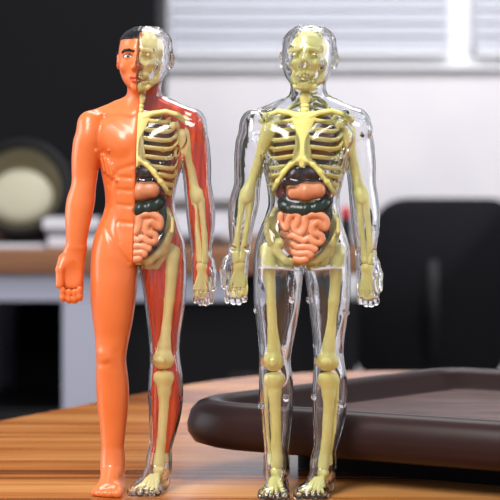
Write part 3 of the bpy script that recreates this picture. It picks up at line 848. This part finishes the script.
# back wall with two window openings
w1a, w1b = P(168,0,YW)[0], P(449,0,YW)[0]; w2a, w2b = P(468,0,YW)[0], P(700,0,YW)[0]
sill = P(0,58,YW)[2]; head = 2.5
wl = MB()
wl.box((-4,YW,0),(4,YW+.15,sill)).box((-4,YW,head),(4,YW+.15,3.0)).box((-4,YW,sill),(w1a,YW+.15,head)).box((w1b,YW,sill),(w2a,YW+.15,head)).box((w2b,YW,sill),(4,YW+.15,head))
st('wall_back', wl, M['wall'])
for n, (a, b) in enumerate(((w1a,w1b),(w2a,w2b)), 1):
    fr = MB()
    t = .05
    fr.box((a,YW-.012,sill),(a+t,YW+.06,head)).box((b-t,YW-.012,sill),(b,YW+.06,head)).box((a,YW-.012,sill),(b,YW+.06,sill+t)).box((a,YW-.012,head-t),(b,YW+.06,head))
    w = st('window_%d' % n, fr, M['frame'], bevel=.004)
    pn = MB().box((a+t,YW+.03,sill+t),(b-t,YW+.036,head-t)).build('pane', glass('pane_glass%d' % n), w)
    bl = thing('venetian_blind', '', 'blind', ((a+b)/2, YW-.07, sill))
    bl['label'] = 'wide white venetian blind behind the figures, left of the window pillar' if n == 1 else 'white venetian blind at top right corner, right of the window pillar'
    bl['group'] = 'window blinds'
    hw = (b-a)/2 - .015
    MB().box((-hw,-.025,head-sill-.06),(hw,.03,head-sill)).build('headrail', M['frame'], bl, .004)
    z = .055; mbs = MB()
    zz = z; pitch = .048
    while zz < head - sill - .07:
        c, s_ = math.cos(1.2)*.029, math.sin(1.2)*.029
        mbs.add([(-hw,-c,zz-s_),(hw,-c,zz-s_),(hw,c,zz+s_),(-hw,c,zz+s_),(-hw,-c,zz-s_+.002),(hw,-c,zz-s_+.002),(hw,c,zz+s_+.002),(-hw,c,zz+s_+.002)],
                [(0,3,2,1),(4,5,6,7),(0,1,5,4),(1,2,6,5),(2,3,7,6),(3,0,4,7)]); zz += pitch
    mbs.build('slats', M['blind'], bl)
    MB().box((-hw,-.02,.002),(hw,.02,.022)).build('bottom_rail', M['frame'], bl, .004)
st('trim_2', MB().box((w1b-.012,YW-.03,sill),(w2a+.012,YW+.06,head)), M['frame'], bevel=.006)
st('trim_1', MB().box((w1a-.2,YW-.045,sill-.045),(w2b,YW+.05,sill)), M['frame'], bevel=.006)

# ------------------------------------------------------------------ rear desk
YD = 3.45
def X_(px, Y): return (px-250)*Y/F
def Z_(py, Y): return CZ-(py-HZ)*Y/F
ztop = Z_(249, YD); zlow = Z_(274, YD)
xl, xr = X_(-60, YD), X_(357, YD)
desk = thing('desk', 'rear desk with brown wooden top and white frame behind the orange figure', 'desk', ((xl+xr)/2, YD, 0))
cx = (xl+xr)/2; hw = (xr-xl)/2; dp = .75
MB().box((-hw-.02,-.02,zlow),(hw+.02,dp,ztop)).build('desktop', M['wood2'], desk, .006)
xe = X_(258, YD) - cx
zb = Z_(302, YD)
MB().box((-hw,.01,zb),(X_(232,YD)-cx,.05,zlow)).build('apron', M['white'], desk, .003)
l0, l1 = X_(62, YD)-cx, X_(106, YD)-cx
MB().box((l0,.0,0),(l1,dp-.02,zb)).build('leg', M['white'], desk, .004)
MB().box((hw-.05,.0,0),(hw,dp-.02,zb)).build('leg', M['charcoal'], desk, .004)
MB().box((-hw,.0,0),(-hw+.06,dp-.02,zb)).build('leg', M['white'], desk, .004)
MB().box((-hw+.06,dp-.06,.1),(l0,dp-.03,zb)).build('modesty_panel', M['charcoal'], desk, .002)
MB().box((l1,.052,.1),(hw-.05,.08,zlow)).build('modesty_panel', M['charcoal'], desk, .002)
# computer tower in the dark knee hole
pc = thing('computer_tower', 'black computer tower in the dark space under the rear desk', 'computer', (X_(22,YD+.2), YD+.22, 0))
MB().box((-.1,-.12,.02),(.1,.26,.42)).build('case', M['black'], pc, .008)
MB().box((-.092,-.128,.03),(.092,-.119,.41)).build('front_panel', mat('gloss_black', lin(30,30,33), .2), pc, .003)
for x in (-.08,.08):
    for y in (-.09,.22): MB().box((x-.015,y-.015,0),(x+.015,y+.015,.021)).build('foot', M['black'], pc)
# tall cabinet behind the desk
YC = 4.3
xa, xb = X_(-220,YC), X_(157,YC)
cb = thing('storage_cabinet', 'tall matt charcoal cabinet filling the upper left behind orange figure', 'cabinet', ((xa+xb)/2, YC, 0))
h2 = (xb-xa)/2
MB().box((-h2,0.02,.08),(h2,.5,2.15)).build('carcass', M['charcoal'], cb, .004)
MB().box((-h2+.02,.05,0),(h2-.02,.48,.08)).build('plinth', M['black'], cb)
for s_ in (-1, 1):
    lo_, hi_ = sorted((s_*.002, s_*(h2-.001)))
    d_ = MB().box((lo_,0,.085),(hi_,.02,2.145)).build('door', M['charcoal'], cb, .002)
    MB().box((s_*.03-.006,-.025,1.2),(s_*.03+.006,-.001,1.35)).build('handle', M['black'], d_, .003)

# round dish with black rim standing on the desk
dY = YD + .22
dc = P(21, 196, dY); R = 51*dY/F
dish = thing('dish', 'cream round dish with thick black rim propped upright on rear desk', 'dish', (dc[0], dY, ztop))
m = MB().lathe([(R*.80,-.004),(R*.97,-.012),(R,0),(R*.97,.012),(R*.9,.02),(R*.80,.012),(R*.80,-.004)], 48, cap=False)
tilt = math.radians(80)
def place(o, lift=0):
    o.rotation_euler = (tilt, 0, 0); o.location = (0, 0, R*math.sin(tilt) + .012)
rim = m.build('rim', M['black'], dish, smooth=True); place(rim)
m = MB().lathe([(0,-.030),(R*.45,-.028),(R*.66,-.018),(R*.82,.002),(R*.82,.006),(R*.65,-.013),(R*.45,-.022),(0,-.024)], 48)
bw = m.build('bowl', M['cream_dark'], dish, smooth=True); place(bw)
m = MB().lathe([(0,-.006),(R*.6,-.006),(R*.64,.002),(R*.6,.008),(R*.4,.014),(0,.016)], 40, (0,-.20*R,0))
lid = m.build('inner_lid', M['cream'], dish, smooth=True); place(lid); lid.scale = (1, .84, 1)
MB().box((-.09,.0,0),(.09,.11,.012)).box((-.05,.07,.012),(.05,.085,.12)).build('stand', M['black'], dish, .003)
# papers and booklets
pY = YD + .12
def booklet(px0, px1, z0, th, rz, y, label, m):
    x0, x1 = X_(px0, y), X_(px1, y)
    o = MB().box((-(x1-x0)/2, -.07, 0), ((x1-x0)/2, .04, th)).build('booklet', m, None, .003, loc=((x0+x1)/2, y, z0))
    o.rotation_euler.z = rz
    tag(o, label, 'booklet', 'booklets stacked on the rear desk'); return o
booklet(50,101, ztop, .022, .05, pY, 'thick white booklet at the bottom of the desk stack', M['paper'])
booklet(52,99, ztop+.0222, .016, -.06, pY+.005, 'grey booklet in the middle of the desk stack', mat('grey_cover', lin(120,118,128), .6))
booklet(46,100, ztop+.0384, .022, .02, pY+.004, 'white booklet on top of the desk stack', M['paper'])
o = MB().box((-.06,-.04,0),(.06,.05,.006)).build('paper_sheet', M['paper'], None, .001, loc=(X_(17,YD+.07), YD+.06, ztop)); tag(o, 'loose white papers lying on rear desk below the dish', 'paper')
# white printer with a dark lid
gY = YD + .18
pr = thing('printer', 'white printer with dark lid on rear desk between both figures', 'printer', (X_(202,gY), gY, ztop))
hwp = 36*gY/F; hh = Z_(210,gY) - ztop
MB().box((-hwp,0,.006),(hwp,.36,hh)).build('body', M['paper'], pr, .008)
MB().box((-hwp-.002,-.004,hh),(hwp+.002,.362,hh+.016)).build('lid', mat('lid_grey', lin(92,84,82), .5), pr, .005)
MB().box((-hwp+.03,-.05,.02),(hwp-.03,.0,.028)).build('paper_tray', M['grey_white'], pr, .003)
for x in (-hwp+.02, hwp-.02):
    for y in (.03,.33): MB().box((x-.01,y-.01,0),(x+.01,y+.01,.007)).build('foot', M['black'], pr)
# red-topped black flask on the desk's right end
fY = YD + .1
fl = thing('flask', 'slim black flask with red lid at rear desk right end', 'flask', (X_(346,fY), fY, ztop))
rr = 5.6*fY/F; hf = Z_(218,fY)-ztop; ht = Z_(206,fY)-ztop
MB().lathe([(0,0),(rr*1.1,0),(rr*1.1,hf*.7),(rr*.9,hf)],28).build('bottle', M['black'], fl, smooth=True)
MB().lathe([(rr*.95,hf),(rr*.95,hf+(ht-hf)*.6),(rr*.7,ht-.003),(0,ht)],28).build('lid', M['red_cap'], fl, smooth=True)

# ------------------------------------------------------------------ office chairs
def office_chair(label, x, y, rz, top, w, seat_z, y_off=0, arms=True):
    t = thing('office_chair', label, 'chair', (x, y, 0), rz)
    # backrest: rounded slab facing -y, gently curved
    zb0 = seat_z - .12; H = top - zb0
    outl = rounded([(-w/2,0),(w/2*1.04,0),(w/2*1.03,H*.42),(w/2*.74,H),(-w/2,H)], [.08,.08,.3,.12,.05], 10)
    n = len(outl); v = []; f = []
    def bend(px_, pz_, dy): return (px_, .05*(1-(2*px_/w)**2)*-1 + dy + .08 + .06*pz_/H, zb0+pz_)
    lay = [(.965,-.028),(1,-.016),(1,.016),(.965,.028)]
    for sc_, dy in lay:
        for px_, pz_ in outl: v.append(bend(px_*sc_, H/2+(pz_-H/2)*sc_, dy+.06))
    for i in range(3):
        for k in range(n): f.append((i*n+k, i*n+(k+1)%n, (i+1)*n+(k+1)%n, (i+1)*n+k))
    f += [tuple(range(n))[::-1], tuple(3*n+k for k in range(n))]
    ob('backrest', mesh_from('backrest', v, f, True), M['fabric'], t).data.polygons.foreach_set('use_smooth', [True]*len(f))
    sp = rounded([(-.24,-.36),(.24,-.36),(.25,.1),(-.25,.1)], [.1]*4, 8)
    MB().prism(sp, seat_z-.07, seat_z).build('seat', M['fabric'], t, .02)
    MB().tube([(0,.05,seat_z-.06),(0,.16,seat_z-.05),(0,.19,seat_z+.06),(0,.185,seat_z+.22)], .022, 12).build('back_support', M['black'], t, smooth=True)
    MB().lathe([(.026,.09),(.026,.3),(.017,.3),(.017,seat_z-.07)],20,(0,-.08,0)).build('gas_column', M['black'], t, smooth=True)
    for k in range(5):
        a = 2*math.pi*k/5 + .4; cx_, sx_ = math.cos(a), math.sin(a)
        lg = MB().tube([(0,-.08,.12),(.15*cx_,-.08+.15*sx_,.1),(.3*cx_,-.08+.3*sx_,.075)], [.026,.022,.016], 10).build('leg', M['black'], t, smooth=True)
        m = MB(); m.lathe([(0,-.012),(.026,-.012),(.03,-.006),(.03,.006),(.026,.012),(0,.012)], 20)
        me = mesh_from('caster', [(.3*cx_+p[0]*cx_-p[2]*sx_, -.08+.3*sx_+p[0]*sx_+p[2]*cx_, .03+p[1]) for p in m.v], m.f)
        ob('caster', me, M['black'], lg)
    if arms:
        for s_ in (-1,1):
            MB().tube([(s_*.24,-.1,seat_z-.05),(s_*.3,-.1,seat_z-.03),(s_*.31,-.1,seat_z+.2),(s_*.31,-.02,seat_z+.22)], .016, 10).build('armrest_post', M['black'], t, smooth=True)
            MB().box((s_*.31-.035,-.22,seat_z+.215),(s_*.31+.035,.06,seat_z+.245)).build('armrest_pad', M['black'], t, .01)
    return t
ch = 5.0
xm = X_(426, ch); office_chair('black high-backed office chair at right, its wide back facing the tray', xm, ch, math.pi, Z_(197,ch), 144*ch/F, .44, arms=False)

bg_ = thing('backpack', 'dark rounded backpack on floor before the rear desk panel, seen between the figures', 'bag', (X_(246,3.2), 3.22, 0))
m = MB(); bp = rounded([(-.12,0),(.12,0),(.105,.5),(-.105,.5)], [.05,.05,.09,.09], 8); n = len(bp)
for sc_, y in ((.9,-.085),(1,-.06),(1,.05),(.92,.07)):
    m.v += [(x*sc_, y, .25+(z-.25)*sc_ if z > .03 else z) for x, z in bp]
for i in range(3): m.f += [(i*n+k, i*n+(k+1)%n, (i+1)*n+(k+1)%n, (i+1)*n+k) for k in range(n)]
m.f += [tuple(range(n))[::-1], tuple(range(3*n, 4*n))]
navy = mat('dark_navy_cloth', lin(38,39,48), .8, Specular_IOR_Level=.2)
m.build('body', navy, bg_, smooth=True)
pk = rounded([(-.085,.05),(.085,.05),(.08,.24),(-.08,.24)], [.03]*4, 6); n = len(pk); m = MB()
for sc_, y in ((.9,-.125),(1,-.11),(1,-.08)): m.v += [(x*sc_, y, .145+(z-.145)*sc_) for x, z in pk]
for i in range(2): m.f += [(i*n+k, i*n+(k+1)%n, (i+1)*n+(k+1)%n, (i+1)*n+k) for k in range(n)]
m.f += [tuple(range(n))[::-1]]
m.build('pocket', navy, bg_, smooth=True)
MB().tube([(-.03,0,.49),(-.025,0,.53),(.025,0,.53),(.03,0,.49)], .008, 8).build('handle', M['black'], bg_, smooth=True)

# ------------------------------------------------------------------ light
def area(name, loc, rot, sx, sy, pw, col=(1,1,1)):
    l = bpy.data.lights.new(name, 'AREA'); l.shape = 'RECTANGLE'; l.size = sx; l.size_y = sy; l.energy = pw; l.color = col
    o = bpy.data.objects.new(name, l); C.objects.link(o); o.location = loc
    d = (np.array(rot) - np.array(loc)); from mathutils import Vector
    o.rotation_euler = Vector(d).to_track_quat('-Z', 'Y').to_euler(); return o
area('key_softbox_light', (-.40, .22, 1.80), (0, 1.0, .95), .45, .7, 19, (1,.97,.93))  # added softbox close above the figures, brightens chests and foot tops
area('ceiling_and_wall_fill', (.2, 2.4, 2.75), (.2, 2.4, 0), 1.4, 1.4, 34, (1,.98,.96))
area('ceiling_and_wall_fill', (.7, 4.55, 2.35), (.7, 6.2, 1.0), 3.4, .6, 66, (1,.98,1))  # added wall wash hung below ceiling height, evens out the back wall
W = bpy.data.worlds.new('World'); SC.world = W; W.use_nodes = True
bg = W.node_tree.nodes['Background']; bg.inputs[0].default_value = (.82,.86,.95,1); bg.inputs[1].default_value = .54

area('side_rim_fill', (-3.2, 1.2, 1.6), (0, 1.1, .9), 1.8, 1.7, 44, (.94,.96,1))  # added panel with no window behind it, brightens the clear shells' edges
area('side_rim_fill', (3.2, 1.2, 1.6), (0, 1.1, .9), 1.8, 1.7, 44, (.97,.97,1))  # matching added panel for the opposite edges
cam = bpy.data.cameras.new('Camera'); co = bpy.data.objects.new('Camera', cam); C.objects.link(co)
co.location = (0, 0, CZ); co.rotation_euler = (math.pi/2, 0, 0)
cam.sensor_width = 36; cam.lens = F/500*36; cam.shift_y = -(250-HZ)/500
cam.clip_start = .05; cam.clip_end = 50
cam.dof.use_dof = True; cam.dof.focus_distance = .985; cam.dof.aperture_fstop = cam.lens/1000/.0085
SC.camera = co
vs = SC.view_settings; vs.view_transform = 'Standard'; vs.look = 'None'; vs.exposure = 0; vs.gamma = 1
cy = SC.cycles
cy.max_bounces = 20; cy.transmission_bounces = 18; cy.transparent_max_bounces = 12; cy.diffuse_bounces = 4; cy.glossy_bounces = 6
cy.caustics_refractive = True; cy.caustics_reflective = False; cy.blur_glossy = .3
cy.sample_clamp_indirect = 8
